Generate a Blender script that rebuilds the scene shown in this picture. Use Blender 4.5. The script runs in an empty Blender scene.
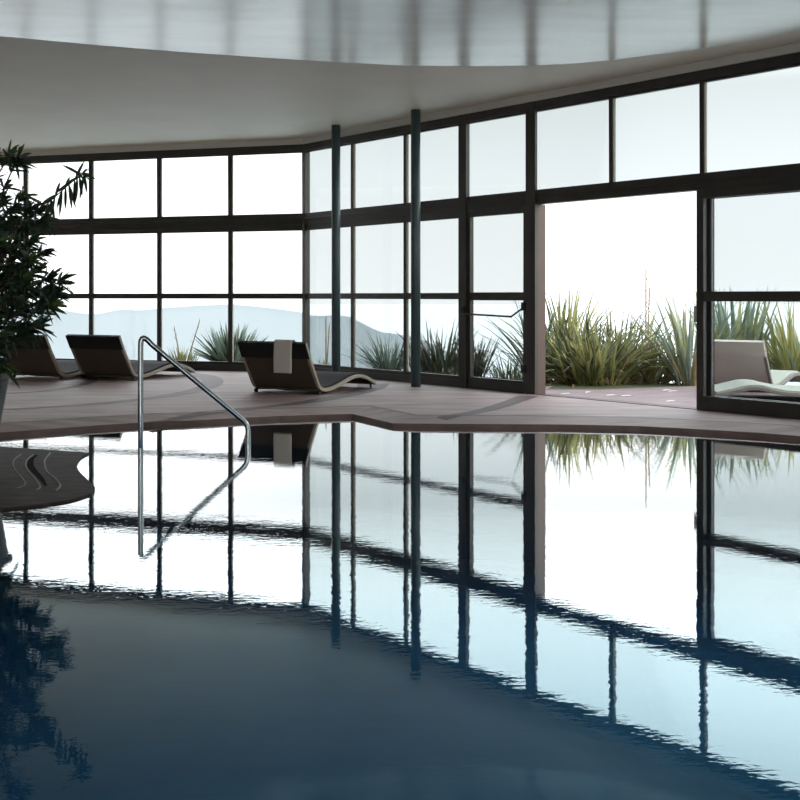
import bpy, bmesh, math, random
from mathutils import Vector, Matrix
from mathutils.geometry import tessellate_polygon

random.seed(7)
scene = bpy.context.scene
col = scene.collection
F = 1200.0            # focal length in pixels of the 800 px frame
HOR = 296.0           # row of the horizon
EYE = 1.2537          # eye height over the water
DECK = 0.0837         # deck height over the water
EF = EYE - DECK       # eye height over the deck (1.17)
CEIL = EYE + 2.40

def ground(x, y, z=DECK):
    """point at height z that the photograph shows at pixel x, y"""
    d = F * (EYE - z) / (y - HOR)
    return Vector(((x - 400) / F * d, d, z))

def at(x, y, d):
    return Vector(((x - 400) / F * d, d, EYE + (HOR - y) / F * d))

# ------------------------------------------------------------------ materials
def new_mat(name):
    m = bpy.data.materials.new(name)
    m.use_nodes = True
    nt = m.node_tree
    nt.nodes.clear()
    return m, nt, nt.nodes.new('ShaderNodeOutputMaterial')

def principled(name, color, rough=0.5, metal=0.0, var=0.12, scale=6.0, stretch=(1, 1, 1), bump=0.0,
               bump_scale=40.0, spec=0.5, trans=0.0, color2=None):
    m, nt, out = new_mat(name)
    b = nt.nodes.new('ShaderNodeBsdfPrincipled')
    nt.links.new(b.outputs[0], out.inputs[0])
    b.inputs['Roughness'].default_value = rough
    b.inputs['Metallic'].default_value = metal
    b.inputs['Specular IOR Level'].default_value = spec
    tc = nt.nodes.new('ShaderNodeTexCoord')
    mp = nt.nodes.new('ShaderNodeMapping')
    mp.inputs['Scale'].default_value = stretch
    nt.links.new(tc.outputs['Object'], mp.inputs[0])
    n = nt.nodes.new('ShaderNodeTexNoise')
    n.inputs['Scale'].default_value = scale
    n.inputs['Detail'].default_value = 5
    nt.links.new(mp.outputs[0], n.inputs[0])
    r = nt.nodes.new('ShaderNodeValToRGB')
    c2 = color2 or color
    r.color_ramp.elements[0].position = 0.3
    r.color_ramp.elements[1].position = 0.7
    r.color_ramp.elements[0].color = (*[c * (1 - var) for c in color], 1)
    r.color_ramp.elements[1].color = (*[min(1, c * (1 + var)) for c in c2], 1)
    nt.links.new(n.outputs[0], r.inputs[0])
    nt.links.new(r.outputs[0], b.inputs['Base Color'])
    if bump:
        n2 = nt.nodes.new('ShaderNodeTexNoise')
        n2.inputs['Scale'].default_value = bump_scale
        n2.inputs['Detail'].default_value = 3
        nt.links.new(mp.outputs[0], n2.inputs[0])
        bp = nt.nodes.new('ShaderNodeBump')
        bp.inputs['Strength'].default_value = 1.0
        bp.inputs['Distance'].default_value = bump
        nt.links.new(n2.outputs[0], bp.inputs['Height'])
        nt.links.new(bp.outputs[0], b.inputs['Normal'])
    if trans:
        t = nt.nodes.new('ShaderNodeBsdfTranslucent')
        nt.links.new(r.outputs[0], t.inputs[0])
        mx = nt.nodes.new('ShaderNodeMixShader')
        mx.inputs[0].default_value = trans
        nt.links.new(b.outputs[0], mx.inputs[1])
        nt.links.new(t.outputs[0], mx.inputs[2])
        nt.links.new(mx.outputs[0], out.inputs[0])
    return m

def glass(name, tint, refl=0.5):
    m, nt, out = new_mat(name)
    t = nt.nodes.new('ShaderNodeBsdfTransparent')
    t.inputs[0].default_value = (*tint, 1)
    g = nt.nodes.new('ShaderNodeBsdfGlossy')
    g.inputs['Roughness'].default_value = 0.0
    f = nt.nodes.new('ShaderNodeFresnel')
    f.inputs[0].default_value = 1.45
    mu = nt.nodes.new('ShaderNodeMath'); mu.operation = 'MULTIPLY'
    mu.inputs[1].default_value = refl
    nt.links.new(f.outputs[0], mu.inputs[0])
    mx = nt.nodes.new('ShaderNodeMixShader')
    nt.links.new(mu.outputs[0], mx.inputs[0])
    nt.links.new(t.outputs[0], mx.inputs[1])
    nt.links.new(g.outputs[0], mx.inputs[2])
    nt.links.new(mx.outputs[0], out.inputs[0])
    return m

def water_mat():
    m, nt, out = new_mat('pool_water')
    tc = nt.nodes.new('ShaderNodeTexCoord')
    def noise(scale, stretch, amp, detail=2):
        mp = nt.nodes.new('ShaderNodeMapping')
        mp.inputs['Scale'].default_value = stretch
        nt.links.new(tc.outputs['Object'], mp.inputs[0])
        n = nt.nodes.new('ShaderNodeTexNoise')
        n.inputs['Scale'].default_value = scale
        n.inputs['Detail'].default_value = detail
        nt.links.new(mp.outputs[0], n.inputs[0])
        mu = nt.nodes.new('ShaderNodeMath'); mu.operation = 'MULTIPLY'
        mu.inputs[1].default_value = amp
        nt.links.new(n.outputs[0], mu.inputs[0])
        return mu
    a = noise(2.6, (1, 1.6, 1), 0.0005)
    b = noise(20.0, (1, 1.6, 1), 0.00016)
    ad = nt.nodes.new('ShaderNodeMath'); ad.operation = 'ADD'
    nt.links.new(a.outputs[0], ad.inputs[0]); nt.links.new(b.outputs[0], ad.inputs[1])
    bp = nt.nodes.new('ShaderNodeBump')
    bp.inputs['Strength'].default_value = 1.0
    bp.inputs['Distance'].default_value = 1.0
    nt.links.new(ad.outputs[0], bp.inputs['Height'])
    lw = nt.nodes.new('ShaderNodeLayerWeight')
    lw.inputs['Blend'].default_value = 0.5
    nt.links.new(bp.outputs[0], lw.inputs['Normal'])
    def math_node(op, a, b=None):
        n = nt.nodes.new('ShaderNodeMath'); n.operation = op
        for k, x in enumerate((a, b)):
            if x is None: continue
            if isinstance(x, (int, float)): n.inputs[k].default_value = x
            else: nt.links.new(x, n.inputs[k])
        return n.outputs[0]
    # reflectance falls off smoothly from grazing to steep angles
    sn = math_node('SUBTRACT', 1.0, lw.outputs['Facing'])
    sq = math_node('POWER', math_node('DIVIDE', sn, 0.29), 2.5)
    refl = math_node('ADD', math_node('MULTIPLY', math_node('EXPONENT', math_node('MULTIPLY', sq, -1.0)), 0.97), 0.02)
    t = nt.nodes.new('ShaderNodeBsdfTransparent')
    t.inputs[0].default_value = (0.42, 0.74, 0.88, 1)
    tint = nt.nodes.new('ShaderNodeMix'); tint.data_type = 'RGBA'
    tint.inputs[6].default_value = (0.62, 0.86, 0.93, 1)
    tint.inputs[7].default_value = (1, 1, 1, 1)
    nt.links.new(refl, tint.inputs[0])
    g = nt.nodes.new('ShaderNodeBsdfGlossy')
    g.inputs['Roughness'].default_value = 0.0
    nt.links.new(tint.outputs[2], g.inputs['Color'])
    nt.links.new(bp.outputs[0], g.inputs['Normal'])
    mx = nt.nodes.new('ShaderNodeMixShader')
    nt.links.new(refl, mx.inputs[0])
    nt.links.new(t.outputs[0], mx.inputs[1])
    nt.links.new(g.outputs[0], mx.inputs[2])
    nt.links.new(mx.outputs[0], out.inputs[0])
    return m

M = {}
M['frame'] = principled('dark_bronze_frame', (0.030, 0.029, 0.027), 0.45, var=0.15)
M['reveal'] = principled('brown_painted_post', (0.060, 0.036, 0.031), 0.5, var=0.1)
M['bead'] = principled('cream_glazing_bead', (0.34, 0.31, 0.24), 0.6, var=0.05)
M['glass_clear'] = glass('clear_glass', (0.965, 0.972, 0.975), 0.3)
M['glass_grey'] = glass('grey_tinted_glass', (0.77, 0.80, 0.803), 0.15)
M['plaster'] = principled('matt_plaster', (0.72, 0.67, 0.575), 0.55, var=0.04, scale=1.5, bump=0.004, bump_scale=3, spec=0.4)
M['band'] = principled('plaster_band', (0.50, 0.51, 0.49), 0.7, var=0.03, scale=3)
M['stucco'] = principled('polished_stucco', (0.82, 0.79, 0.70), 0.2, var=0.10, scale=1.6, stretch=(0.5, 1.6, 1),
                         bump=0.004, bump_scale=1.6, spec=0.8)
M['wall'] = principled('pale_wall', (0.62, 0.60, 0.56), 0.8, var=0.04)
M['deck'] = principled('pinkish_slate_deck', (0.215, 0.166, 0.156), 0.6, var=0.25, scale=2.2, stretch=(0.5, 2.2, 1), bump=0.004,
                       bump_scale=9, spec=0.4, color2=(0.28, 0.20, 0.193))
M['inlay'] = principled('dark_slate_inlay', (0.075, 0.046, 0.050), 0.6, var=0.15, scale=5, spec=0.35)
M['coping'] = principled('dark_stone_coping', (0.16, 0.115, 0.11), 0.6, var=0.2, scale=6, stretch=(1, 1, 3), spec=0.3)
M['terrace'] = principled('pink_stone_terrace', (0.225, 0.175, 0.185), 0.75, var=0.15, scale=3, spec=0.2)
M['bounce_paving'] = principled('warm_bounce_paving', (0.55, 0.46, 0.38), 0.8, var=0.1, scale=2)  # unseen ground outside the back windows, warm to tint the bounced light
M['tile'] = principled('blue_pool_tile', (0.02, 0.12, 0.26), 0.6, var=0.15, scale=4)
M['platform'] = principled('dark_stone_platform', (0.047, 0.039, 0.041), 0.65, var=0.4, scale=4, stretch=(1, 3, 1), bump=0.003,
                           bump_scale=12, spec=0.12)
M['groove_shade'] = principled('painted_groove_shade', (0.008, 0.007, 0.008), 0.9, var=0.2, spec=0.03)  # near black, the shade of a recess put into the colour
M['platform_edge'] = principled('pale_stone_edge', (0.17, 0.155, 0.15), 0.6, var=0.1)
M['column'] = principled('dark_teal_paint', (0.050, 0.085, 0.098), 0.4, var=0.08)
M['steel'] = principled('brushed_steel', (0.33, 0.37, 0.41), 0.25, metal=1.0, var=0.05)
M['handle'] = principled('pale_grey_handle', (0.42, 0.42, 0.44), 0.4, var=0.05)
M['wicker'] = principled('brown_woven_back', (0.078, 0.061, 0.048), 0.75, var=0.2, scale=90, bump=0.002, bump_scale=120, spec=0.25)
M['band_dark'] = principled('black_head_band', (0.014, 0.016, 0.018), 0.6, var=0.1, spec=0.3)
M['sling'] = principled('charcoal_sling', (0.022, 0.019, 0.022), 0.75, var=0.15, scale=60, spec=0.12)
M['rail'] = principled('beige_rail', (0.30, 0.27, 0.215), 0.5, var=0.08)
M['beige_sling'] = principled('beige_outdoor_sling', (0.62, 0.54, 0.50), 0.8, var=0.06, scale=50, spec=0.2)
M['cream_mat'] = principled('cream_mattress', (0.42, 0.42, 0.37), 0.85, var=0.04, scale=20, spec=0.2)
M['grey_rail'] = principled('grey_rail', (0.20, 0.17, 0.165), 0.6, var=0.08)
M['towel'] = principled('white_towel', (0.62, 0.62, 0.61), 0.9, var=0.06, scale=70, bump=0.003, bump_scale=160, spec=0.1)
M['black'] = principled('black_rubber', (0.012, 0.012, 0.012), 0.6, var=0.1)
M['pot'] = principled('dark_grey_pot', (0.030, 0.033, 0.038), 0.5, var=0.15, scale=10)
M['soil'] = principled('potting_soil', (0.03, 0.022, 0.016), 0.95, var=0.4, scale=30)
M['bark'] = principled('brown_bark', (0.07, 0.052, 0.04), 0.85, var=0.3, scale=20)
M['leaf'] = principled('dark_green_leaf', (0.028, 0.060, 0.034), 0.45, var=0.35, scale=5, trans=0.15)
M['leaf_young'] = principled('fresh_green_leaf', (0.06, 0.12, 0.035), 0.45, var=0.3, scale=5, trans=0.3)
M['flax'] = principled('flax_green', (0.13, 0.15, 0.07), 0.45, var=0.55, scale=3.5, trans=0.35, color2=(0.19, 0.19, 0.075))
M['flax_dark'] = principled('flax_deep_green', (0.055, 0.070, 0.042), 0.5, var=0.5, scale=3.5, trans=0.25)
M['flax_bronze'] = principled('flax_bronze', (0.060, 0.045, 0.034), 0.5, var=0.4, scale=4, trans=0.25)
M['flax_yellow'] = principled('flax_yellow', (0.27, 0.255, 0.09), 0.5, var=0.35, scale=4, trans=0.35)
M['flax_grey'] = principled('flax_grey_veiled', (0.18, 0.23, 0.185), 0.5, var=0.3, scale=4, trans=0.25)  # grey green leaf, lightened in colour for haze and the veil on the glass
M['straw'] = principled('dry_straw', (0.26, 0.19, 0.10), 0.8, var=0.3, scale=6, trans=0.2)
M['terrace_fleck'] = principled('pale_terrace_fleck', (0.62, 0.58, 0.55), 0.7, var=0.1)
M['bed'] = principled('garden_soil', (0.06, 0.055, 0.03), 0.95, var=0.4, scale=4)
M['slope'] = principled('grassy_slope', (0.07, 0.085, 0.04), 0.95, var=0.4, scale=1)
M['hill'] = principled('hazed_hill', (0.165, 0.186, 0.200), 1.0, var=0.03, scale=0.002, spec=0.0)  # distance haze is mixed into this base colour
M['sea'] = principled('calm_sea', (0.35, 0.40, 0.43), 0.25, var=0.03, scale=0.01, spec=0.9)

# ------------------------------------------------------------------ builders
def tag(o, label=None, cat=None, group=None, kind=None):
    if label: o['label'] = label
    if cat: o['category'] = cat
    if group: o['group'] = group
    if kind: o['kind'] = kind
    return o

def empty(name, loc, rz=0.0):
    o = bpy.data.objects.new(name, None)
    o.empty_display_size = 0.1
    col.objects.link(o)
    o.location = loc
    o.rotation_euler = (0, 0, rz)
    return o

class MB:
    def __init__(s):
        s.v, s.f, s.mi = [], [], []
    def add(s, verts, faces, mi=0):
        b = len(s.v)
        s.v += [tuple(p) for p in verts]
        s.f += [tuple(i + b for i in f) for f in faces]
        s.mi += [mi] * len(faces)
    def box(s, o, ax, ay, az, mi=0):
        """corner o with edge vectors ax, ay, az"""
        o, ax, ay, az = Vector(o), Vector(ax), Vector(ay), Vector(az)
        v = [o, o + ax, o + ax + ay, o + ay]
        v += [p + az for p in v]
        s.add(v, [(0, 3, 2, 1), (4, 5, 6, 7), (0, 1, 5, 4), (1, 2, 6, 5), (2, 3, 7, 6), (3, 0, 4, 7)], mi)
    def tube(s, pts, r, n=10, mi=0, cap=True):
        pts = [Vector(p) for p in pts]
        rs = r if isinstance(r, (list, tuple)) else [r] * len(pts)
        rings = []
        t0 = (pts[1] - pts[0]).normalized()
        ref = Vector((0, 0, 1)) if abs(t0.z) < 0.9 else Vector((1, 0, 0))
        u = t0.cross(ref).normalized()
        for i, p in enumerate(pts):
            a = pts[max(i - 1, 0)]; b = pts[min(i + 1, len(pts) - 1)]
            t = (b - a).normalized()
            u = (u - t * u.dot(t)).normalized()
            w = t.cross(u)
            rings.append([p + (u * math.cos(2 * math.pi * k / n) + w * math.sin(2 * math.pi * k / n)) * rs[i] for k in range(n)])
        v = [q for ring in rings for q in ring]
        f = []
        for i in range(len(pts) - 1):
            for k in range(n):
                f.append((i * n + k, i * n + (k + 1) % n, (i + 1) * n + (k + 1) % n, (i + 1) * n + k))
        if cap:
            f.append(tuple(reversed(range(n))))
            f.append(tuple((len(pts) - 1) * n + k for k in range(n)))
        s.add(v, f, mi)
    def lathe(s, prof, n=32, mi=0):
        v = [(r * math.cos(2 * math.pi * k / n), r * math.sin(2 * math.pi * k / n), z) for r, z in prof for k in range(n)]
        f = []
        for i in range(len(prof) - 1):
            for k in range(n):
                f.append((i * n + k, i * n + (k + 1) % n, (i + 1) * n + (k + 1) % n, (i + 1) * n + k))
        s.add(v, f, mi)
    def slab(s, outline, z0, z1, mi=0, side=None):
        """flat plate with a plan outline (list of x, y) from z0 up to z1"""
        n = len(outline)
        pts = [Vector((p[0], p[1], 0)) for p in outline]
        tris = tessellate_polygon([pts])
        top = [(p.x, p.y, z1) for p in pts]; bot = [(p.x, p.y, z0) for p in pts]
        s.add(top, [tuple(t) for t in tris], mi)
        s.add(bot, [tuple(t) for t in tris], mi)
        sd = mi if side is None else side
        s.add(top + bot, [(i, (i + 1) % n, n + (i + 1) % n, n + i) for i in range(n)], sd)
    def build(s, name, mats, parent=None, smooth=False, bevel=0.0):
        me = bpy.data.meshes.new(name)
        me.from_pydata(s.v, [], s.f)
        for m in (mats if isinstance(mats, (list, tuple)) else [mats]):
            me.materials.append(m)
        for p, i in zip(me.polygons, s.mi):
            p.material_index = i
            p.use_smooth = smooth
        bm = bmesh.new(); bm.from_mesh(me)
        bmesh.ops.remove_doubles(bm, verts=bm.verts, dist=1e-5)
        bmesh.ops.recalc_face_normals(bm, faces=bm.faces)
        bm.to_mesh(me); bm.free()
        o = bpy.data.objects.new(name, me)
        col.objects.link(o)
        if parent: o.parent = parent
        if bevel:
            b = o.modifiers.new('bevel', 'BEVEL'); b.width = bevel; b.segments = 2; b.limit_method = 'ANGLE'
        return o

def spline(pts, n=8, closed=False):
    pts = [Vector(p) for p in pts]
    out = []
    m = len(pts)
    for i in range(m if closed else m - 1):
        if closed:
            p0, p1, p2, p3 = pts[i - 1], pts[i], pts[(i + 1) % m], pts[(i + 2) % m]
        else:
            p1, p2 = pts[i], pts[i + 1]
            p0 = pts[i - 1] if i else p1 * 2 - p2
            p3 = pts[i + 2] if i + 2 < m else p2 * 2 - p1
        for k in range(n):
            t = k / n
            out.append(0.5 * ((2 * p1) + (p2 - p0) * t + (2 * p0 - 5 * p1 + 4 * p2 - p3) * t * t + (3 * p1 - p0 - 3 * p2 + p3) * t ** 3))
    if not closed: out.append(pts[-1])
    return out

# ------------------------------------------------------------------ plan of the room
COR = Vector((-1.464, 18.30, 0))
UL = Vector((-0.9486, 0.3166, 0)).normalized()     # along the left window wall, away from the corner
UR = Vector((0.6055, -0.7959, 0)).normalized()     # along the right window wall
NL = Vector((0.3166, 0.9486, 0)).normalized()      # outward normals
NR = Vector((0.7959, 0.6055, 0)).normalized()
BAY = 1.2535
NBL, NBR = 7, 10
LEND = COR + UL * BAY * NBL
REND = COR + UR * BAY * NBR
XL, XR, YB = LEND.x, 9.5, -7.0
REND2 = Vector((XR, 3.2, 0))
room = [LEND, COR, REND, REND2, Vector((XR, YB, 0)), Vector((XL, YB, 0))]

# heights of the glazing
def Z(a): return EYE + a
Z_HEAD1, Z_HEAD0 = Z(2.313), Z(2.19)
Z_TR1, Z_TR0, Z_PT = Z(1.262), Z(1.09), Z(1.00)
Z_MB1, Z_MB0 = Z(0.040), Z(-0.042)
Z_SILL = Z(-1.025)

# ------------------------------------------------------------------ floor, pool edge
edge_px = [(0, 436.7), (50, 433), (100, 429), (150, 426), (200, 423.8), (280, 419.6), (352, 417.4)]
edge_px2 = [(393, 427.2), (480, 428), (560, 428.3), (640, 430), (700, 433.3), (760, 437), (800, 440.3)]
LIP = 0.037           # deck height at the water's edge
edge = [ground(x, y, 0) for x, y in edge_px] + [ground(x, y, 0) for x, y in edge_px2]
pool = [Vector((-4.6, 1.7, 0)), Vector((6.5, 1.7, 0)), Vector((6.6, 4.0, 0)), Vector((5.6, 7.0, 0)), Vector((4.4, 9.0, 0))]
pool += list(reversed(edge)) + [Vector((-4.3, 9.9, 0)), Vector((-4.6, 9.4, 0))]

def offset_poly(poly, w):
    """move a clockwise or counter-clockwise outline outwards by w"""
    n = len(poly)
    area = sum(poly[i].x * poly[(i + 1) % n].y - poly[(i + 1) % n].x * poly[i].y for i in range(n))
    sg = 1 if area > 0 else -1
    out = []
    for i in range(n):
        a, b, c = poly[i - 1], poly[i], poly[(i + 1) % n]
        n1 = Vector(((b - a).y, -(b - a).x, 0)).normalized(); n2 = Vector(((c - b).y, -(c - b).x, 0)).normalized()
        m_ = (n1 + n2).normalized()
        out.append(b + m_ * sg * w / max(0.6, m_.dot(n1)))
    return out
FALL = 0.3
pool_out = offset_poly(pool, FALL)
def deck_z(p):
    best = 9
    for i in range(len(pool)):
        a, b = pool[i], pool[(i + 1) % len(pool)]
        q = Vector((p[0], p[1], 0)); ab = b - a
        t = max(0, min(1, (q - a).dot(ab) / ab.length_squared))
        best = min(best, (q - a - ab * t).length)
    return LIP + (DECK - LIP) * min(1, best / FALL)
def deck_pt(x, y):
    z = DECK
    for _ in range(4):
        p = ground(x, y, z); z = deck_z(p)
    return ground(x, y, z)

def ring_floor():
    mb = MB()
    outer = [LEND + NL * 0.1, COR + (NL + NR).normalized() * 0.1, REND + NR * 0.1, REND2, Vector((XR, YB, 0)), Vector((XL, YB, 0))]
    pts = outer + pool_out
    mb.add([(p.x, p.y, DECK) for p in pts], [tuple(t) for t in tessellate_polygon([outer, pool_out])], 0)
    n = len(pool)
    a = [(p.x, p.y, DECK) for p in pool_out]; c = [(p.x, p.y, LIP) for p in pool]; b = [(p.x, p.y, -0.03) for p in pool]
    mb.add(a + c, [(i, (i + 1) % n, n + (i + 1) % n, n + i) for i in range(n)], 0)
    j0, j1 = offset_poly(pool, FALL + 0.005), offset_poly(pool, FALL + 0.05)
    mb.add([(p.x, p.y, DECK + 0.002) for p in j0 + j1], [(i, (i + 1) % n, n + (i + 1) % n, n + i) for i in range(n)], 2)
    mb.add(c + b, [(i, (i + 1) % n, n + (i + 1) % n, n + i) for i in range(n)], 1)
    return mb

fl = ring_floor()
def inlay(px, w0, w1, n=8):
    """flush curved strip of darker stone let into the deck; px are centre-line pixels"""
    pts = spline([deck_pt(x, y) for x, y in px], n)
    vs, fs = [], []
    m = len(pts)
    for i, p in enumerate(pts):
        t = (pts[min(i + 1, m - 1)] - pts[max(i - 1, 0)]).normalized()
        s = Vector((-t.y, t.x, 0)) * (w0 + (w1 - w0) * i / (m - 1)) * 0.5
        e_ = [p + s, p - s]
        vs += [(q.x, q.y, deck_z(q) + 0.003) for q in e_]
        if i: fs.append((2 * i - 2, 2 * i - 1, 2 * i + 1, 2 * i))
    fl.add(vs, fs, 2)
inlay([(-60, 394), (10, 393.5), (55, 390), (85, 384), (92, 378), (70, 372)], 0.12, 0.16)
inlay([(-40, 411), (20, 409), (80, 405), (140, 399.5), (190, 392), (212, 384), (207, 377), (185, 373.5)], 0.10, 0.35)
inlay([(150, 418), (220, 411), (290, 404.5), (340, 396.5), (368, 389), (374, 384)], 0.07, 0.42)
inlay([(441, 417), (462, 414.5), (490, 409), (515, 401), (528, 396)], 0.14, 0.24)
floor = tag(fl.build('floor', [M['deck'], M['coping'], M['inlay']]), kind='structure')

# pool basin below the water
mb = MB()
n = len(pool)
a = [(p.x, p.y, -0.03) for p in pool]; b = [(p.x, p.y, -1.25) for p in pool]
mb.add(a + b, [(i, (i + 1) % n, n + (i + 1) % n, n + i) for i in range(n)])
mb.add(b, [tuple(t) for t in tessellate_polygon([[Vector(p) for p in b]])])
tag(mb.build('pool_basin', M['tile']), kind='structure')
mb = MB()
wv = [(p.x, p.y, 0) for p in pool]
mb.add(wv, [tuple(t) for t in tessellate_polygon([[Vector(p) for p in wv]])])
w = mb.build('pool_water', water_mat())
for p in w.data.polygons:
    if p.normal.z < 0: p.flip()
tag(w, 'still dark blue water filling the indoor pool', 'water', kind='stuff')

# stone platform with wave-shaped steps jutting into the pool from the left
PZ = 0.013
def pp(x, y, z=PZ): return ground(x, y, z)
tip = [pp(0, 446.5), pp(30, 448.5), pp(60, 450.5), pp(89, 452.5)]
tip += spline([pp(89, 452.5), pp(81, 457), pp(77, 464), pp(79, 471), pp(88, 480), pp(95, 487.5), pp(91, 493)], 5)[1:]
tip += spline([pp(91, 493), pp(70, 499.5), pp(40, 504), pp(0, 508.5)], 5)[1:]
outline = [(p.x, p.y) for p in tip] + [(-4.7, 5.6), (-4.7, 9.3)]
mb = MB()
mb.slab(outline, -0.05, PZ, 0, 0)
plat = tag(mb.build('pool_platform', M['platform']), kind='structure')
def ridge_line(px, z, r, name):
    m = MB(); m.tube(spline([ground(x, y, z) for x, y in px], 6), r, 6)
    return m.build(name, M['platform_edge'], plat, smooth=True)
ridge_line([(50, 453.5), (45, 459.5), (44.5, 465), (47, 472), (56, 480), (60, 486), (55, 491.5)], PZ, 0.009, 'pale_edge')
def groove_shade(px, wdt, z, name, mat):
    pts = spline([ground(x, y, z) for x, y in px], 6)
    m = MB(); v, f = [], []
    for i, p in enumerate(pts):
        t = i / (len(pts) - 1)
        ww = wdt * math.sin(math.pi * (0.12 + 0.76 * t))
        v += [(p.x - ww / 2, p.y, z + 0.002), (p.x + ww / 2, p.y, z + 0.002)]
        if i: f.append((2 * i - 2, 2 * i - 1, 2 * i + 1, 2 * i))
    m.add(v, f)
    return m.build(name, M[mat], plat)
groove_shade([(37, 455), (31.5, 459.5), (30.5, 465), (34, 471), (41, 478.5), (46, 486)], 0.05, PZ, 'groove_shade', 'groove_shade')  # flat dark strip painted in place of a shaded recess
ridge_line([(33, 455), (27.5, 459.5), (25.5, 465), (28, 471), (35, 479), (40, 487), (36, 490.5)], PZ, 0.007, 'pale_edge')
ridge_line([(21, 454.5), (14.5, 459.5), (13, 465), (16, 472), (23, 479.5), (25, 485), (16, 489)], PZ, 0.006, 'pale_edge')
# ------------------------------------------------------------------ ceiling and plain walls
mb = MB()
outer = [LEND + NL * 0.3, COR + (NL + NR).normalized() * 0.3, REND + NR * 0.3, REND2 + Vector((.3, 0, 0)), Vector((XR + .3, YB - .3, 0)), Vector((XL - .3, YB - .3, 0))]
mb.slab([(p.x, p.y) for p in outer], CEIL, CEIL + 0.25)
tag(mb.build('ceiling', M['plaster']), kind='structure')
gl_px = [(0, 35), (50, 39.5), (100, 44), (200, 52), (300, 58.7), (350, 61.5), (400, 64), (480, 65), (550, 63.5), (600, 60), (650, 54), (700, 47.5), (800, 30)]
def ceil_pt(x, y):
    d = F * (CEIL - EYE) / (HOR - y)
    return Vector(((x - 400) / F * d, d, 0))
g = [ceil_pt(x, y) for x, y in gl_px]
go = [(-7.5, 8.6, 0), (-5.4, 10.4, 0)] + g + [(5.2, 8.8, 0), (6.6, 5.5, 0), (6.8, 1.0, 0), (4.5, -3.5, 0), (-3.0, -4.5, 0), (-7.5, -1.0, 0)]
go = spline(go, 6, closed=True)
mb = MB()
mb.slab([(p.x, p.y) for p in go], CEIL - 0.012, CEIL + 0.05)
tag(mb.build('ceiling_panel', M['stucco']), kind='structure')

def plain_wall(name, a, b, t=0.25, mat='wall', z0=-0.2, z1=None):
    a, b = Vector(a), Vector(b)
    u = (b - a).normalized()
    nrm = Vector((-u.y, u.x, 0))
    m = MB()
    m.box(a + Vector((0, 0, z0)), b - a, nrm * t, (0, 0, (z1 or CEIL) - z0))
    return tag(m.build(name, M[mat]), kind='structure')
plain_wall('wall_right', REND2, REND)
plain_wall('wall_east', (XR, YB, 0), REND2)
plain_wall('wall_west', (XL, YB, 0), LEND)

# ------------------------------------------------------------------ glazing
UPV = Vector((0, 0, 1))
def bar(mb, o, u, nrm, s0, s1, z0, z1, d0, d1, mi=0):
    """bar from s0 to s1 along u, z0 to z1, depth d0..d1 along the outward normal"""
    mb.box(o + u * s0 + nrm * d0 + UPV * z0, u * (s1 - s0), nrm * (d1 - d0), UPV * (z1 - z0), mi)

trim_n = [0]
def trim(mb, mat='frame', bevel=0.004):
    trim_n[0] += 1
    return tag(mb.build('trim_%d' % trim_n[0], M[mat] if isinstance(mat, str) else mat, bevel=bevel), kind='structure')

def wall_beams(o, u, nrm, n, gap=None):
    L = n * BAY
    m = MB(); bar(m, o, u, nrm, 0, L, Z_HEAD1, CEIL + 0.01, -0.03, 0.25); trim(m, 'band')
    m = MB(); bar(m, o, u, nrm, 0, L, Z_HEAD0 + .02, Z_HEAD1, -0.012, 0.10); trim(m)
    m = MB(); bar(m, o, u, nrm, 0, L, Z_TR0, Z_TR1, 0.0, 0.10)
    bar(m, o, u, nrm, 0, L, Z_TR0 + .07, Z_TR0 + .10, -0.012, 0.02); trim(m)
    for s0, s1 in ([(0, L)] if not gap else [(0, gap[0]), (gap[1], L)]):
        m = MB(); bar(m, o, u, nrm, s0, s1, DECK - 0.02, Z_SILL - 0.05, 0.0, 0.16); trim(m)
wall_beams(COR, UL, NL, NBL)
wall_beams(COR, UR, NR, NBR, gap=(3 * BAY, 7 * BAY))

win_n = [0]
def pane(mb_parent, o, u, nrm, s0, s1, z0, z1, d, gmat, name='glass_pane'):
    m = MB(); bar(m, o, u, nrm, s0, s1, z0, z1, d, d + 0.008)
    return m.build(name, M[gmat], mb_parent)

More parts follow.
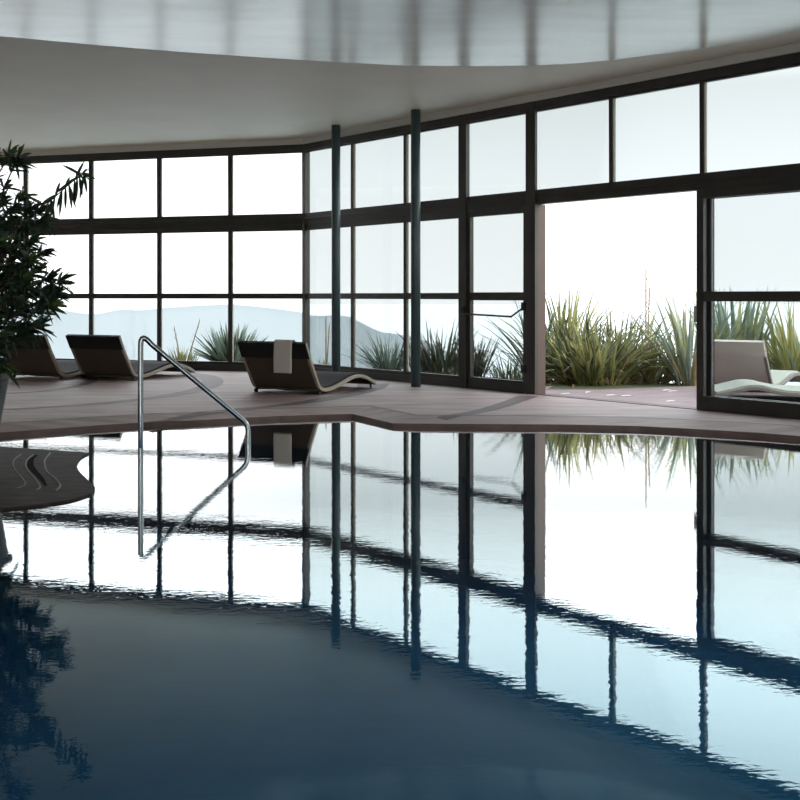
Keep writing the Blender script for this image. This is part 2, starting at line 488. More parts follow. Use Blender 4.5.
def window(o, u, nrm, i, gmat, lower=True, half=0.030):
    """one bay of fixed glazing: frame, glazing bar and panes"""
    win_n[0] += 1
    s0, s1 = i * BAY, (i + 1) * BAY
    w = half
    fr, bd = MB(), MB()
    for (za, zb) in ([(Z_TR1, Z_HEAD0 + .02)] + ([(Z_SILL - .05, Z_TR0)] if lower else [])):
        bar(fr, o, u, nrm, s0 + .0005, s0 + w, za, zb, 0.012, 0.04)
        bar(fr, o, u, nrm, s1 - w, s1 - .0005, za, zb, 0.012, 0.04)
        bar(bd, o, u, nrm, s0 + .001, s0 + w - .002, za, zb, 0.041, 0.062)
        bar(bd, o, u, nrm, s1 - w + .002, s1 - .001, za, zb, 0.041, 0.062)
    bar(fr, o, u, nrm, s0 + w, s1 - w, Z_HEAD0, Z_HEAD0 + .02, 0.012, 0.06)
    if lower:
        bar(fr, o, u, nrm, s0 + w, s1 - w, Z_PT, Z_TR0, 0.012, 0.06)
        bar(fr, o, u, nrm, s0 + w, s1 - w, Z_SILL - .05, Z_SILL, 0.012, 0.06)
    root = tag(fr.build('window_%d' % win_n[0], M['frame'], bevel=0.003), kind='structure')
    bd.build('glazing_bead', M['bead'], root)
    pane(root, o, u, nrm, s0 + w, s1 - w, Z_TR1, Z_HEAD0, 0.026, gmat)
    if lower:
        b = MB(); bar(b, o, u, nrm, s0 + w, s1 - w, Z_MB0, Z_MB1, 0.016, 0.06); b.build('glazing_bar', M['frame'], root)
        pane(root, o, u, nrm, s0 + w, s1 - w, Z_MB1, Z_PT, 0.026, gmat)
        pane(root, o, u, nrm, s0 + w, s1 - w, Z_SILL, Z_MB0, 0.026, gmat)
    return root
for i in range(NBL): window(COR, UL, NL, i, 'glass_clear', half=0.037)
for i in range(NBR):
    window(COR, UR, NR, i, 'glass_grey', lower=i not in (3, 4, 5, 6))
# unseen windows added behind the camera to let fill daylight into the room
BO, BU, BN = Vector((XL, YB, 0)), Vector((1, 0, 0)), Vector((0, -1, 0))
NBB = int((XR - XL) / BAY)
wall_beams(BO, BU, BN, NBB)
for i in range(NBB): window(BO, BU, BN, i, 'glass_clear')
plain_wall('wall_back', BO + BU * NBB * BAY, (XR, YB, 0), -0.25)
m = MB(); m.slab([(XL - 6, YB - .1), (XR + 6, YB - .1), (XR + 6, YB - 14), (XL - 6, YB - 14)], DECK - .2, DECK - .01)
tag(m.build('bounce_paving', M['bounce_paving']), kind='structure')  # unseen warm paving added to bounce light up to the ceiling
# corner post and the two heavy posts either side of the door
m = MB(); bar(m, COR, UR, NR, -0.04, 0.03, DECK - .02, Z_HEAD1, -0.01, 0.09); trim(m)
m = MB(); bar(m, COR, UR, NR, 3 * BAY - 0.085, 3 * BAY + 0.065, DECK - .02, Z_HEAD1, -0.02, 0.045); trim(m)
m = MB(); bar(m, COR, UR, NR, 4 * BAY - 0.09, 4 * BAY + 0.075, DECK - .02, Z_HEAD1, -0.02, 0.02)
post = MB(); bar(post, COR, UR, NR, 4 * BAY - 0.09, 4 * BAY + 0.074, DECK - .02, Z_TR0, 0.02, 0.155)
t4 = trim(m)
trim(post, 'reveal')
m = MB(); bar(m, COR, UR, NR, 7 * BAY - 0.06, 7 * BAY + 0.06, DECK - .02, Z_HEAD1, -0.0, 0.08); trim(m)

def door(num, s0, s1, d0, gmat, stile=0.085, top=None, bottom=0.14):
    """glazed leaf between s0 and s1 on the right wall"""
    fr = MB()
    z0, z1 = DECK + 0.006, Z_TR0 - 0.005
    top = z1 - Z_PT
    d1 = d0 + 0.06
    for a, b in ((s0, s0 + stile), (s1 - stile, s1)): bar(fr, COR, UR, NR, a, b, z0, z1, d0, d1)
    bar(fr, COR, UR, NR, s0 + stile, s1 - stile, z1 - top, z1, d0, d1)
    bar(fr, COR, UR, NR, s0 + stile, s1 - stile, z0, z0 + bottom, d0, d1)
    root = tag(fr.build('door_%d' % num, M['frame'], bevel=0.004), kind='structure')
    b = MB(); bar(b, COR, UR, NR, s0 + stile, s1 - stile, Z_MB0 - .012, Z_MB1 + .006, d0 + .005, d1); b.build('glazing_bar', M['frame'], root)
    pane(root, COR, UR, NR, s0 + stile, s1 - stile, Z_MB1, z1 - top, d0 + .028, gmat)
    pane(root, COR, UR, NR, s0 + stile, s1 - stile, z0 + bottom, Z_MB0, d0 + .028, gmat)
    return root
d1 = door(1, 3 * BAY + 0.067, 4 * BAY - 0.092, 0.0, 'glass_grey', stile=0.055)
d2 = door(2, 6 * BAY - 0.045, 7 * BAY + 0.02, -0.02, 'glass_grey', stile=0.085)
d3 = door(3, 6 * BAY + 0.00, 7 * BAY - 0.0, 0.085, 'glass_clear', stile=0.055)
# floor track under the sliding leaves and the opening
m = MB(); bar(m, COR, UR, NR, 4 * BAY + .075, 7 * BAY - .06, DECK - 0.02, DECK + 0.006, -0.02, 0.14); trim(m, 'inlay', 0)

def wp(s, z, d): return COR + UR * s + NR * d + UPV * z
# cross stay with its brackets on door 1
m = MB()
zb = Z(-0.235)
m.tube([wp(3 * BAY + 0.01, zb + .01, -0.055), wp(3 * BAY + 0.95, zb - .015, -0.055), wp(4 * BAY - 0.105, zb + 0.10, -0.03)], 0.012, 8)
m.build('stay_bar', M['black'], d1, smooth=True)
for s, z in ((3 * BAY + 0.01, zb + .05), (4 * BAY - 0.115, zb + 0.11), (4 * BAY - 0.115, Z(-0.87))):
    m = MB(); bar(m, COR, UR, NR, s - .025, s + .025, z - .05, z + .05, -0.05, 0.03)
    m.build('bracket', M['black'], d1, bevel=0.008)
# pull handle on the sliding leaf
m = MB(); bar(m, COR, UR, NR, 6 * BAY - 0.068, 6 * BAY - 0.043, Z(-0.27), Z(-0.10), -0.035, 0.03)
m.build('door_handle', M['handle'], d2, bevel=0.006)

# ------------------------------------------------------------------ columns
def column(px, d, label):
    m = MB()
    c = Vector(((px - 400) / F * d, d, 0))
    m.lathe([(0.0, 0), (0.062, 0), (0.062, CEIL - DECK), (0, CEIL - DECK)], 28)
    m.v = [(x, y, z) for x, y, z in m.v]
    o = m.build('steel_column', M['column'], smooth=False)
    for p in o.data.polygons: p.use_smooth = abs(p.normal.z) < 0.5
    o.location = (c.x, c.y, DECK)
    tag(o, label, 'column', 'round columns along the windows')
column(415.7, 15.48, 'dark teal round steel column standing clear on the open deck by the glazed door')
column(336, 16.87, 'dark teal round steel column whose foot is behind the lounger with the towel')

# ------------------------------------------------------------------ pool handrail
HX, HD = -2.14, 9.9
QX, QD = -1.287, 10.17
hz, qz = 0.918, 0.157
A = Vector((HX, HD, 0)); B = Vector((QX, QD, 0))
dirv = (B - A)
path = [A + UPV * -1.25, A + UPV * 0.3]
P0, P1, P2 = A + UPV * (hz - 0.07), A + UPV * (hz + 0.045), A + dirv * 0.10 + UPV * (hz - 0.065)
for k in range(9):
    t = k / 8
    path.append(P0 * (1 - t) ** 2 + P1 * 2 * t * (1 - t) + P2 * t * t)
P0, P1, P2 = A + dirv * 0.95 + UPV * (qz + 0.045), B + UPV * (qz + 0.005), B + UPV * (qz - 0.06)
for k in range(9):
    t = k / 8
    path.append(P0 * (1 - t) ** 2 + P1 * 2 * t * (1 - t) + P2 * t * t)
path.append(B + UPV * -1.25)
m = MB(); m.tube(path, 0.0225, 14)
h = m.build('pool_handrail', M['steel'], smooth=True)
tag(h, 'polished steel tube handrail rising bent from the pool water', 'handrail')

# ------------------------------------------------------------------ loungers
LW = 0.97
AX = math.atan2(0.88, 0.48)
back_prof = [(-0.33, 0.63), (-0.255, 0.48), (-0.165, 0.32), (-0.07, 0.16), (-0.02, 0.095)]
seat_prof = [(-0.02, 0.095), (0.08, 0.062), (0.25, 0.068), (0.48, 0.115), (0.70, 0.165), (0.90, 0.178), (1.08, 0.145), (1.22, 0.095), (1.30, 0.055)]
def prof_pts(pr, n=5): return [(p.x, p.y) for p in spline([(u, w, 0) for u, w in pr], n)]
def strip(pr, y0, y1, off0, off1, n=5):
    """band along a side profile, y0..y1 across, between two offsets along the profile normal"""
    pts = prof_pts(pr, n) if n else pr
    m = MB(); k = len(pts)
    v, f = [], []
    for i, (u, w) in enumerate(pts):
        a, b = pts[max(i - 1, 0)], pts[min(i + 1, k - 1)]
        t = Vector((b[0] - a[0], b[1] - a[1])).normalized()
        nx, nz = -t.y, t.x           # upper/front side
        for off in (off0, off1):
            for y in (y0, y1): v.append((u + nx * off, y, w + nz * off))
    for i in range(k - 1):
        a, b = 4 * i, 4 * i + 4
        f += [(a, a + 1, b + 1, b), (a + 2, b + 2, b + 3, a + 3), (a, b, b + 2, a + 2), (a + 1, a + 3, b + 3, b + 1)]
    f += [(0, 2, 3, 1), (4 * k - 4, 4 * k - 3, 4 * k - 1, 4 * k - 2)]
    m.add(v, f)
    return m
full_prof = back_prof + seat_prof[1:]
h = LW / 2
def make_lounger(label, mats, back=back_prof, seat=seat_prof, h=LW / 2):
    root = empty('sun_lounger', (0, 0, 0))
    tag(root, label, 'sun lounger')
    full = back + seat[1:]
    for s in (-1, 1):
        y0, y1 = (s * h, s * (h - 0.04))
        strip(full, min(y0, y1), max(y0, y1), -0.028, 0.012).build('side_rail', M[mats['rail']], root, bevel=0.006)
    k = max(1, round(len(prof_pts(back)) * 0.27))
    bp = prof_pts(back)
    strip(bp[k:], -h + .04, h - .04, -0.022, -0.002, 0).build('back_panel', M[mats['back']], root)
    strip(bp[:k + 1], -h + .001, h - .001, -0.034, 0.016, 0).build('head_band', M[mats['head']], root, bevel=0.004)
    strip(bp[k:], -h + .04, h - .04, 0.0, 0.02, 0).build('back_cushion', M[mats['sling']], root)
    strip(seat, -h + .04, h - .04, -0.02, 0.035).build('seat_cushion', M[mats['sling']], root, bevel=0.006)
    # curved bearer under the hip and feet
    m = MB()
    m.tube([(0.0, -h + .03, 0.052), (0.0, -h * .4, 0.060), (0.0, 0, 0.052), (0.0, h * .4, 0.060), (0.0, h - .03, 0.052)], 0.018, 8)
    m.build('cross_bearer', M[mats['back']], root, smooth=True)
    for y in (-h + .03, h - .03):
        m = MB(); m.tube([(-0.01, y - .014, 0.025), (-0.01, y + .014, 0.025)], 0.025, 14)
        m.tube([(-0.01, y, 0.03), (0.0, y, 0.075)], 0.011, 8)
        m.build('caster', M['black'], root)
    for y in (-h + .06, h - .06):
        m = MB(); m.tube([(1.26, y, 0.0), (1.25, y, 0.075)], 0.014, 10)
        m.build('foot', M['black'], root)
    return root
DARK = dict(rail='rail', back='wicker', head='band_dark', sling='sling')
def place(o, hip, ang, h=LW / 2):
    o.rotation_euler = (0, 0, ang)
    o.location = Vector((hip[0], hip[1], deck_z(hip))) + Matrix.Rotation(ang, 3, 'Z') @ Vector((0, h, 0))
def copy_tree(o, label):
    c = o.copy(); col.objects.link(c); c['label'] = label
    for ch in list(o.children):
        d = ch.copy(); col.objects.link(d); d.parent = c
    return c
lo = make_lounger('brown woven sun lounger with a white towel over its back', DARK)
place(lo, (-0.925, 14.2), AX)
lo2 = copy_tree(lo, 'brown woven sun lounger with a bare back behind the steel handrail')
place(lo2, (-3.65, 16.60), AX)
lo3 = copy_tree(lo, 'brown woven sun lounger half hidden behind the dark plant pot')
place(lo3, (-4.70, 16.75), AX)
for o in (lo, lo2, lo3): o['group'] = 'indoor sun loungers on the deck'

# towel over the back of the first lounger (same frame, but a thing of its own)
bp = prof_pts(back_prof)
tw = MB()
yc, wd = -h + 0.30, 0.25
pts = []
def off(i, o_):
    a, b = bp[max(i - 1, 0)], bp[min(i + 1, len(bp) - 1)]
    t = Vector((b[0] - a[0], b[1] - a[1])).normalized()
    return (bp[i][0] - t.y * o_, bp[i][1] + t.x * o_)
rear = [(bp[0][0] - 0.046 - 0.0008 * i, bp[0][1] - 0.03 * i) for i in range(0, 13)]
front = [off(i, 0.030) for i in range(0, 7)]
top0 = bp[0]
line = list(reversed(rear)) + [(top0[0] - 0.036, top0[1] + 0.020), (top0[0], top0[1] + 0.026)] + front
sm = [(p.x, p.y) for p in spline([(a, b, 0) for a, b in line], 2)]
v, f = [], []
NW = 8
for j in range(NW + 1):
    y = yc - wd / 2 + wd * j / NW
    for i, (a, b) in enumerate(sm): v.append((a + 0.002 * math.sin(j * 1.7 + i * .3), y, b))
L = len(sm)
for j in range(NW):
    for i in range(L - 1): f.append((j * L + i, j * L + i + 1, (j + 1) * L + i + 1, (j + 1) * L + i))
tw.add(v, f)
t = tw.build('towel', M['towel'], smooth=True)
sol = t.modifiers.new('thick', 'SOLIDIFY'); sol.thickness = 0.007; sol.offset = 0
t.rotation_euler = lo.rotation_euler; t.location = lo.location
tag(t, 'white towel folded over the back of the lounger nearest the pool', 'towel')

# terrace loungers beyond the glass
BEIGE = dict(rail='grey_rail', back='beige_sling', head='beige_sling', sling='cream_mat')
lo4 = make_lounger('beige terrace lounger with raised pinkish back seen through the right glass door', BEIGE, h=0.40)
flat_back = [(-0.66, 0.20), (-0.48, 0.17), (-0.30, 0.13), (-0.14, 0.10), (-0.02, 0.085)]
flat_seat = [(-0.02, 0.085), (0.20, 0.08), (0.48, 0.085), (0.66, 0.11), (0.82, 0.145), (0.95, 0.145), (1.08, 0.115), (1.22, 0.08), (1.30, 0.065)]
lo5 = make_lounger('cream terrace lounger lying flat in front of the raised beige one outside the glass door', BEIGE, flat_back, flat_seat)
for o in (lo4, lo5): o['group'] = 'terrace sun loungers'
p = ground(774, 392.0)
place(lo4, (p.x, p.y), math.radians(53), 0.40)
lo5.rotation_euler = (0, 0, math.radians(172))
lo5.location = ground(778, 402.5) + Vector((0.74, 0.50, 0.0))

# ------------------------------------------------------------------ potted plant
pot_c = Vector((-3.135, 8.7, PZ + 0.0))
pr = empty('potted_plant', pot_c)
tag(pr, 'tall dark leafy plant in a tapered grey pot at the left edge of the pool', 'plant')
m = MB()
m.lathe([(0, 0), (0.165, 0), (0.175, 0.01), (0.285, 0.63), (0.31, 0.64), (0.31, 0.675), (0.285, 0.68), (0.265, 0.64), (0.262, 0.56), (0, 0.56)], 40)
m.build('pot', M['pot'], pr, smooth=False)
m = MB(); m.lathe([(0, 0.60), (0.15, 0.605), (0.264, 0.595), (0.25, 0.56)], 24); m.build('soil', M['soil'], pr, smooth=True)

def leaf(mb, base, d, up, length, width, mi=0, droop=0.25, seg=4):
    d = d.normalized()
    side = d.cross(up)
    if side.length < 1e-3: side = d.cross(Vector((1, 0, 0)))
    side.normalize()
    nrm = side.cross(d).normalized()
    v, f = [], []
    for i in range(seg + 1):
        t = i / seg
        wv = width * (math.sin(math.pi * min(1, (t * 0.86 + 0.10))) ** 0.8) * 0.5 if i < seg else 0.0005
        c = base + d * (length * t) + Vector((0, 0, -1)) * droop * length * t * t
        v += [c - side * wv, c + nrm * wv * -0.35, c + side * wv]
        if i:
            a = 3 * (i - 1)
            f += [(a, a + 1, a + 4, a + 3), (a + 1, a + 2, a + 5, a + 4)]
    mb.add(v, f, mi)

rnd = random.Random(11)
lv = MB(); wood = MB()
trunk_top = Vector((0.02, 0.05, 2.2))
trunk = spline([(0, 0, 0.58), (0.04, 0.02, 1.0), (-0.03, 0.04, 1.5), (0.02, 0.05, 2.0), (0.05, 0.02, 2.5)], 5)
wood.tube(trunk, [0.028 - 0.0009 * i for i in range(len(trunk))], 8)
trunk2 = spline([(0.06, -0.08, 0.58), (0.15, -0.1, 0.95), (0.22, -0.05, 1.4), (0.2, 0.0, 1.9)], 5)
wood.tube(trunk2, [0.022 - 0.0008 * i for i in range(len(trunk2))], 8)
tips_px = [(8, 148), (18, 150), (-10, 150), (4, 190), (24, 186), (14, 200), (30, 200), (40, 200), (10, 215), (-5, 205), (28, 218), (42, 212),
           (0, 232), (18, 232), (32, 232), (44, 243), (30, 250), (12, 252), (-6, 255), (36, 262), (22, 268), (50, 268), (62, 272), (4, 275), (46, 280),
           (58, 284), (34, 284), (14, 290), (52, 296), (40, 298), (24, 300), (6, 304), (-8, 300), (40, 316), (30, 316), (12, 318), (-4, 325), (22, 324),
           (2, 340), (-6, 352), (4, 358), (-16, 345), (-20, 320), (-22, 290), (-18, 260), (-20, 230), (-20, 200), (-24, 175), (-30, 160),
           (-45, 300), (-50, 260), (-55, 230), (-48, 200), (-60, 280), (-70, 250), (-65, 310), (-80, 280), (18, 260), (8, 264), (26, 278), (16, 280), (44, 290), (2, 290), (-2, 218), (20, 244), (8, 240)]
def rosette(c, axis, nleaf, L, young):
    axis = axis.normalized()
    a = axis.orthogonal().normalized(); b = axis.cross(a)
    for k in range(nleaf):
        ph = k * 2.399 + rnd.uniform(-.3, .3)
        spread = rnd.uniform(0.25, 1.25)
        d = axis * math.cos(spread) + (a * math.cos(ph) + b * math.sin(ph)) * math.sin(spread)
        leaf(lv, c - axis * rnd.uniform(0, 0.07), d, axis if abs(d.dot(axis)) < .98 else UPV, L * rnd.uniform(.7, 1.15), rnd.uniform(.020, .031),
             1 if (young and spread < 0.7) else 0, droop=rnd.uniform(.1, .4))
for i, (x, y) in enumerate(tips_px):
    d = 8.7 + rnd.uniform(-0.45, 0.45)
    tip_ = at(x, y + 9, d) - pot_c
    src = trunk if rnd.random() < .6 else trunk2
    base = min(src, key=lambda q: (q - (tip_ - Vector((0, 0, 0.35)))).length)
    mid = (base + tip_) * 0.5 + Vector((rnd.uniform(-.05, .05), rnd.uniform(-.05, .05), 0.02))
    br = spline([base, mid, tip_], 4)
    wood.tube(br, [0.009 - 0.0006 * k for k in range(len(br))], 5)
    ax = (tip_ - mid).normalized() + Vector((0.25, -0.05, 0.1))
    rosette(tip_, ax, 20, 0.15, i % 4 == 0)
    rosette(mid, ax, 6, 0.15, False)
    rosette(tip_ * .75 + mid * .25, ax, 6, 0.14, False)
# long arching shoot with hanging leaves at the upper right
sh = spline([at(38, 212, 8.6) - pot_c, at(55, 197, 8.55) - pot_c, at(72, 182, 8.5) - pot_c, at(84, 174, 8.5) - pot_c], 5)
wood.tube(sh, 0.004, 5)
for k, q in enumerate(sh[2:]):
    for s in (-1, 1):
        d = Vector((rnd.uniform(-.15, .35), rnd.uniform(-.5, .5), -0.8 if s < 0 or k % 3 else 0.25)) + Vector((0.0 if k % 4 else -0.9, 0, 0.3 if k % 4 == 0 else 0))
        leaf(lv, q, d, Vector((0, -1, 0.2)), rnd.uniform(.13, .18), .022, 0, .1)
rosette(sh[-1], Vector((1, 0, 0)), 11, 0.085, True)
wood.build('branches', M['bark'], pr, smooth=True)
lv.build('foliage', [M['leaf'], M['leaf_young']], pr, smooth=True)

# ------------------------------------------------------------------ garden outside
def blade(mb, base, az, lean, length, width, bend, mi, seg=6, twist=0.0):
    out = Vector((math.cos(az), math.sin(az), 0))
    side0 = Vector((-math.sin(az), math.cos(az), 0))
    v, f = [], []
    ang = lean
    c = Vector(base)
    st = length / seg
    for i in range(seg + 1):
        t = i / seg
        d = out * math.sin(ang) + UPV * math.cos(ang)
        nrm = out * math.cos(ang) - UPV * math.sin(ang)
        side = (side0 * math.cos(twist * t) + nrm * math.sin(twist * t))
        wv = width * 0.5 * (0.55 + 0.45 * min(1, t * 3)) * (1 - max(0, t - 0.35) / 0.65) ** 0.75 if i < seg else 0.001
        v += [c - side * wv, c + nrm * wv * 0.4, c + side * wv]
        if i:
            a = 3 * (i - 1)
            f += [(a, a + 1, a + 4, a + 3), (a + 1, a + 2, a + 5, a + 4)]
        c = c + d * st
        ang += bend / seg * (0.4 + 1.2 * t)
    mb.add(v, f, mi)

def clump(name, label, cat, base, n, length, spread, width, mats, lean=0.55, bend=0.9, group=None, dead=0.0, seed=0, stalk=None, upright=0.0, part='leaves'):
    r = random.Random(seed)
    root = empty(name, base)
    tag(root, label, cat, group)
    mb, db = MB(), MB()
    for k in range(n):
        az = r.uniform(0, 2 * math.pi)
        rr = spread * math.sqrt(r.random())
        b = Vector((math.cos(az) * rr, math.sin(az) * rr, -0.02))
        ln = lean * (0.15 + 0.85 * r.random()) * (1 - upright * r.random())
        L = length * r.uniform(0.55, 1.0)
        isdead = r.random() < dead
        if isdead: L *= 0.6; ln += 0.35
        az2 = az + r.uniform(-.8, .8)
        blade(db if isdead else mb, b, az2, ln, L, width * r.uniform(.7, 1.15), bend * r.uniform(.35, 1.3), 0 if isdead else r.choices(range(len(mats)), weights=[4, 2, 1][:len(mats)])[0], twist=r.uniform(-.9, .9))
    mb.build(part, [M[k] for k in mats], root, smooth=False)
    if db.v: db.build('dead_leaves', M['straw'], root)
    if stalk:
        sm_ = MB()
        for (dx, dy, hh) in stalk:
            pts = spline([(dx * .2, dy * .2, 0), (dx * .6, dy * .6, hh * .5), (dx, dy, hh)], 5)
            sm_.tube(pts, [0.013 - 0.0005 * i for i in range(len(pts))], 5)
            for q in pts[5:]:
                sm_.tube([q, q + Vector((r.uniform(-.05, .05), r.uniform(-.05, .05), .05))], [0.006, 0.002], 4)
        sm_.build('flower_stalk', M['straw'], root)
    return root

GZ = DECK - 0.02
def gp(x, d):
    return Vector(((x - 400) / F * d, d, GZ))
# beyond the open door
clump('flax_plant', 'big dense green flax clump filling the left of the open doorway', 'plant', gp(592, 16.3), 330, 1.22, 0.45, 0.05,
      ['flax', 'flax_dark', 'flax_yellow'], 1.0, 1.15, dead=0.06, seed=1)
clump('flax_plant', 'green flax with a tall yellow leaf fan beside the brown door post', 'plant', gp(562, 17.4), 110, 1.55, 0.26, 0.06,
      ['flax', 'flax_yellow', 'flax_dark'], 0.6, 0.7, dead=0.08, seed=2)
clump('flax_plant', 'low grey green flax with dry straw leaves in the middle of the doorway', 'plant', gp(646, 16.5), 170, 1.02, 0.30, 0.045,
      ['flax', 'flax_grey', 'straw'], 0.85, 0.9, dead=0.25, seed=3, stalk=[(0.0, 0.0, 1.55), (0.06, .05, 1.3)])
clump('flax_plant', 'striped broad leaf flax against the sliding door edge', 'plant', gp(690, 16.0), 100, 1.45, 0.22, 0.06,
      ['flax_grey', 'flax', 'flax_yellow'], 0.6, 0.55, dead=0.08, seed=4)
clump('flax_plant', 'dark flax rising at the back of the doorway planting', 'plant', gp(618, 18.0), 110, 1.25, 0.5, 0.05,
      ['flax_dark', 'flax', 'flax_bronze'], 0.6, 0.7, dead=0.1, seed=5)
# beyond the sliding leaf
clump('flax_plant', 'upright pale green flax behind the raised terrace lounger', 'plant', gp(735, 17.3), 130, 1.42, 0.36, 0.075,
      ['flax_grey', 'flax', 'flax_yellow'], 0.35, 0.5, seed=6, upright=.3)
clump('flax_plant', 'yellow green flax at the far right behind the glass door', 'plant', gp(797, 17.2), 130, 1.4, 0.35, 0.05,
      ['flax_yellow', 'flax', 'flax_grey'], 0.8, 0.8, seed=7, dead=.1)
# beyond the glazed door and the right windows
clump('flax_plant', 'dark bronze flax low behind the glazed door with the stay bar', 'plant', gp(474, 17.6), 90, 0.72, 0.16, 0.035,
      ['flax_bronze', 'flax_dark'], 0.65, 0.3, seed=8)
clump('grass_clump', 'thin green grass behind the lower right of the stay bar door', 'plant', gp(511, 16.8), 120, 0.55, 0.30, 0.016,
      ['flax', 'flax_grey'], 0.8, 0.8, seed=9)
clump('flax_plant', 'spreading flax with arching leaves just left of the brown door post', 'plant', gp(540, 16.9), 60, 1.35, 0.16, 0.04,
      ['flax_dark', 'flax_grey'], 0.95, 0.8, seed=10)
clump('flax_plant', 'spiky dark flax behind the window right of the nearer column', 'plant', gp(443, 18.2), 110, 0.95, 0.26, 0.035,
      ['flax_dark', 'flax_bronze', 'flax_grey'], 0.6, 0.35, seed=12, dead=.06)
clump('flax_plant', 'small grey green flax half hidden by the nearer column', 'plant', gp(424, 18.6), 80, 0.62, 0.22, 0.03,
      ['flax_grey', 'flax_dark'], 0.8, 0.5, seed=13)
clump('palm_shrub', 'soft rounded grey green palm left of the nearer column', 'plant', gp(388, 18.9), 170, 0.78, 0.20, 0.024,
      ['flax_grey', 'flax_dark'], 1.1, 0.8, seed=14)
# beyond the left windows
clump('yucca_plant', 'large spiky yucca outside the window left of the toweled lounger', 'plant', gp(231, 20.6), 230, 0.82, 0.12, 0.075,
      ['flax_grey', 'flax_dark'], 1.35, 0.05, seed=15, upright=.25)
clump('grass_clump', 'small bright grass tuft with tall seed stalks left of the yucca', 'plant', gp(183, 20.9), 60, 0.38, 0.20, 0.025,
      ['flax', 'flax_yellow'], 0.6, 0.4, seed=16, stalk=[(-.15, 0, .62), (.28, .05, .75)])
clump('grass_clump', 'slender pale seed stalks outside the window beside the farther column', 'plant', gp(326, 19.6), 26, 0.28, 0.10, 0.016,
      ['flax_grey', 'flax'], 0.7, 0.4, seed=17, stalk=[(0.0, 0, .85), (.05, .05, .7)])

# small pale curled flecks lying on the terrace
r = random.Random(4)
for k, (x, y) in enumerate([(612, 396.0), (627, 396.6), (668, 391.0), (674, 392.0), (566, 394.5), (672, 402.0), (590, 393)]):
    q = ground(x, y, DECK - 0.01)
    m = MB()
    n_ = 6
    v, f = [], []
    for i in range(n_ + 1):
        t = i / n_
        wv = 0.016 * math.sin(math.pi * (0.05 + 0.9 * t))
        v += [(0.13 * t - .065, -wv + .04 * math.sin(t * 3), 0.004 + .012 * t), (0.13 * t - .065, wv + .04 * math.sin(t * 3), 0.010 + .006 * math.sin(t * 3.1))]
        if i: f.append((2 * i - 2, 2 * i - 1, 2 * i + 1, 2 * i))
    m.add(v, f)
    o = m.build('pale_fleck', M['terrace_fleck'])
    o.location = q; o.rotation_euler = (0, 0, r.uniform(-.6, .6))
    tag(o, 'small pale curled fleck lying on the pink terrace outside the door', 'leaf', 'pale flecks on the terrace')

# terrace slab
tz = DECK - 0.01
tr = [COR + UR * 3.3 * BAY + NR * .1, COR + UR * 3.3 * BAY + NR * 1.2]
tr += [ground(545, 389.5, tz), ground(600, 389.5, tz), ground(650, 387.5, tz), ground(697, 386, tz), ground(760, 383.5, tz), Vector((6.6, 14.2, 0)), Vector((9.5, 9.0, 0)), COR + UR * 10 * BAY + NR * .1]
m = MB(); m.slab([(p.x, p.y) for p in tr], tz - 0.2, tz)
tag(m.build('terrace', M['terrace']), kind='structure')

# planting bed that falls away into the slope
st = []
def station(p, nrm, w): st.append((p, nrm, w))
for i in range(NBL, -1, -1): station(COR + UL * BAY * i, (NL if i else (NL + NR).normalized()), 2.0 if i else 2.2)
for i in range(1, 12): station(COR + UR * BAY * i, NR, 2.2 + 2.6 * min(1, max(0, (i - 2) / 3)))
prof = [(0.0, 0.0, 0), (0.35, 0.0, 0), (0.75, 0.0, 0), (1.0, -0.05, 0), (1.0, -0.9, 1.2), (1.0, -6, 8), (1.0, -30, 40), (1.0, -110, 150), (1.0, -200, 300)]
v, f = [], []
rr = random.Random(5)
for p, nrm, w_ in st:
    for k, (a, dz, extra) in enumerate(prof):
        q = p + nrm * (0.1 + a * w_ + extra)
        v.append((q.x + rr.uniform(-.05, .05) * (k > 2), q.y, GZ + dz - 0.005 * (k == 0)))
K = len(prof)
for i in range(len(st) - 1):
    for k in range(K - 1): f.append((i * K + k, i * K + k + 1, (i + 1) * K + k + 1, (i + 1) * K + k))
m = MB(); m.add(v, f)
tag(m.build('garden_ground', M['slope']), kind='structure')

# hills across the bay, and the sea
def ridge(name, px, dist, depth, mat, base=-160, seed=0):
    r = random.Random(seed)
    pts = spline([(x, y, 0) for x, y in px], 6)
    rows = [(0.0, 1.0), (0.12, 0.90), (0.3, 0.72), (0.5, 0.48), (0.75, 0.22), (1.0, 0.0)]
    v, f = [], []
    for i, p in enumerate(pts):
        top = at(p.x, p.y, dist)
        for k, (a, hh) in enumerate(rows):
            dd = dist - depth * a
            jit = r.uniform(-.5, .5) * 8 * (0 < k < 5)
            v.append(((p.x - 400) / F * dd + jit, dd + jit, base + (top.z - base) * hh + jit * .4))
        dd = dist + depth * .8
        v.append(((p.x - 400) / F * dd, dd, base))
    K = len(rows) + 1
    for i in range(len(pts) - 1):
        a, b = i * K, (i + 1) * K
        for k in range(K - 2): f.append((a + k, a + k + 1, b + k + 1, b + k))
        f.append((a, b, b + K - 1, a + K - 1))
    m = MB(); m.add(v, f)
    return tag(m.build(name, M[mat], smooth=True), kind='structure')
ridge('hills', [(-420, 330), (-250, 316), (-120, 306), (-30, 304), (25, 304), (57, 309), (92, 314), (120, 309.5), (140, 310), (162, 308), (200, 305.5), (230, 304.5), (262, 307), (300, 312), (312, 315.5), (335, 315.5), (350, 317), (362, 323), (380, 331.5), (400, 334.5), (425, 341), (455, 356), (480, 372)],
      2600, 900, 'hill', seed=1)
m = MB(); m.add([(-12000, 150, -160), (12000, 150, -160), (12000, 24000, -160), (-12000, 24000, -160)], [(0, 1, 2, 3)])
tag(m.build('sea', M['sea']), kind='structure')

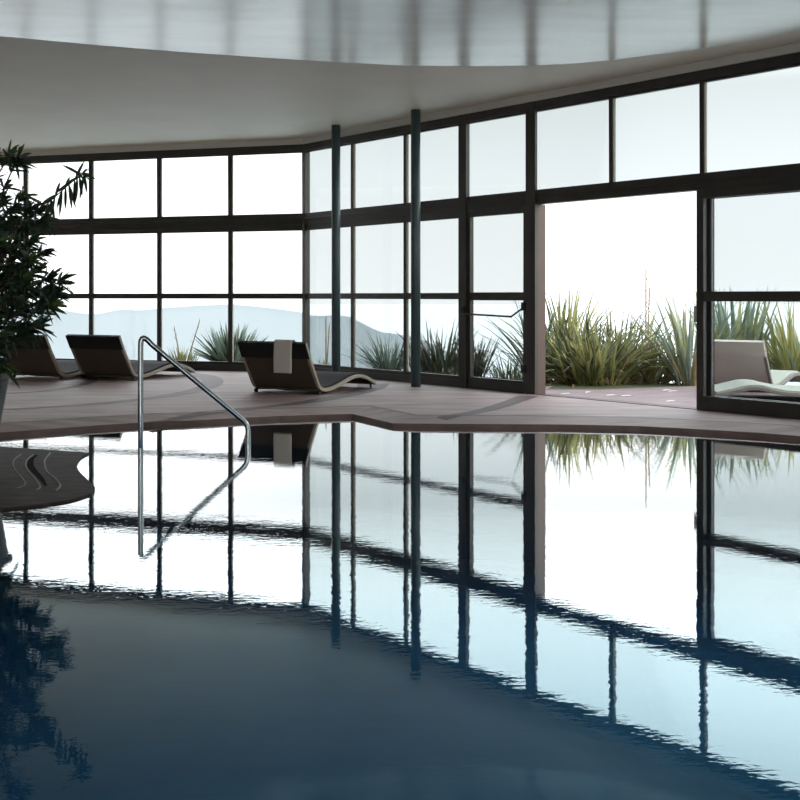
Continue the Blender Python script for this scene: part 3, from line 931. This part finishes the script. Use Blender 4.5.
# ------------------------------------------------------------------ sky
wd_ = bpy.data.worlds.new('hazy_sky')
scene.world = wd_
wd_.use_nodes = True
nt = wd_.node_tree
nt.nodes.clear()
out = nt.nodes.new('ShaderNodeOutputWorld')
bg = nt.nodes.new('ShaderNodeBackground')
nt.links.new(bg.outputs[0], out.inputs[0])
tc = nt.nodes.new('ShaderNodeTexCoord')
sep = nt.nodes.new('ShaderNodeSeparateXYZ')
nt.links.new(tc.outputs['Generated'], sep.inputs[0])
def ramp(stops):
    r_ = nt.nodes.new('ShaderNodeValToRGB')
    el = r_.color_ramp.elements
    while len(el) < len(stops): el.new(0.5)
    for e, (p_, c_) in zip(el, stops):
        e.position = p_; e.color = (*c_, 1)
    return r_
S = 6.0
def k(v_, tint=(1, 1, 1)): return tuple(v_ / S * t_ for t_ in tint)
r1 = ramp([(0.0, k(1.55)), (0.05, k(1.5, (1, 1, 1))), (0.10, k(1.5, (.99, 1, 1.01))), (0.17, k(1.28, (.985, 1, 1.005))), (0.24, k(3.0, (.98, 1, 1.0))),
           (0.36, k(5.0, (.98, 1, 1.01))), (0.6, k(3.2, (.9, 1, 1.1))), (1.0, k(1.6, (.85, 1, 1.15)))])
nt.links.new(sep.outputs['Z'], r1.inputs[0])
# brighter haze towards the left (-x)
mr = nt.nodes.new('ShaderNodeMapRange')
mr.inputs['From Min'].default_value = -0.08; mr.inputs['From Max'].default_value = -0.20
mr.inputs['To Min'].default_value = 1.0; mr.inputs['To Max'].default_value = 1.2
nt.links.new(sep.outputs['X'], mr.inputs['Value'])
mu = nt.nodes.new('ShaderNodeMath'); mu.operation = 'MULTIPLY'; mu.inputs[1].default_value = S
nt.links.new(mr.outputs[0], mu.inputs[0])
mb_ = nt.nodes.new('ShaderNodeMapRange')
mb_.inputs['From Min'].default_value = 0.0; mb_.inputs['From Max'].default_value = -0.4
mb_.inputs['To Min'].default_value = 0.0; mb_.inputs['To Max'].default_value = 1.0
nt.links.new(sep.outputs['Y'], mb_.inputs['Value'])
wm = nt.nodes.new('ShaderNodeMix'); wm.data_type = 'RGBA'; wm.blend_type = 'MULTIPLY'
wm.inputs[7].default_value = (2.42, 2.25, 1.95, 1)
nt.links.new(mb_.outputs[0], wm.inputs[0])
nt.links.new(r1.outputs[0], wm.inputs[6])
nt.links.new(wm.outputs[2], bg.inputs['Color'])
nt.links.new(mu.outputs[0], bg.inputs['Strength'])

# ------------------------------------------------------------------ camera and colour
cam = bpy.data.cameras.new('camera')
co = bpy.data.objects.new('camera', cam)
col.objects.link(co)
co.location = (0, 0, EYE)
co.rotation_euler = (math.radians(90), 0, 0)
cam.sensor_width = 36
cam.lens = F / 800 * 36
cam.shift_y = -(400 - HOR) / 800
cam.clip_start = 0.05
cam.clip_end = 60000
scene.camera = co
vs = scene.view_settings
vs.view_transform = 'Standard'; vs.look = 'None'; vs.gamma = 1; vs.exposure = 0.09
vs.use_curve_mapping = False
cy = scene.cycles
cy.use_denoising = True
cy.max_bounces = 12
cy.diffuse_bounces = 6
cy.glossy_bounces = 6
cy.transparent_max_bounces = 24
cy.sample_clamp_indirect = 8
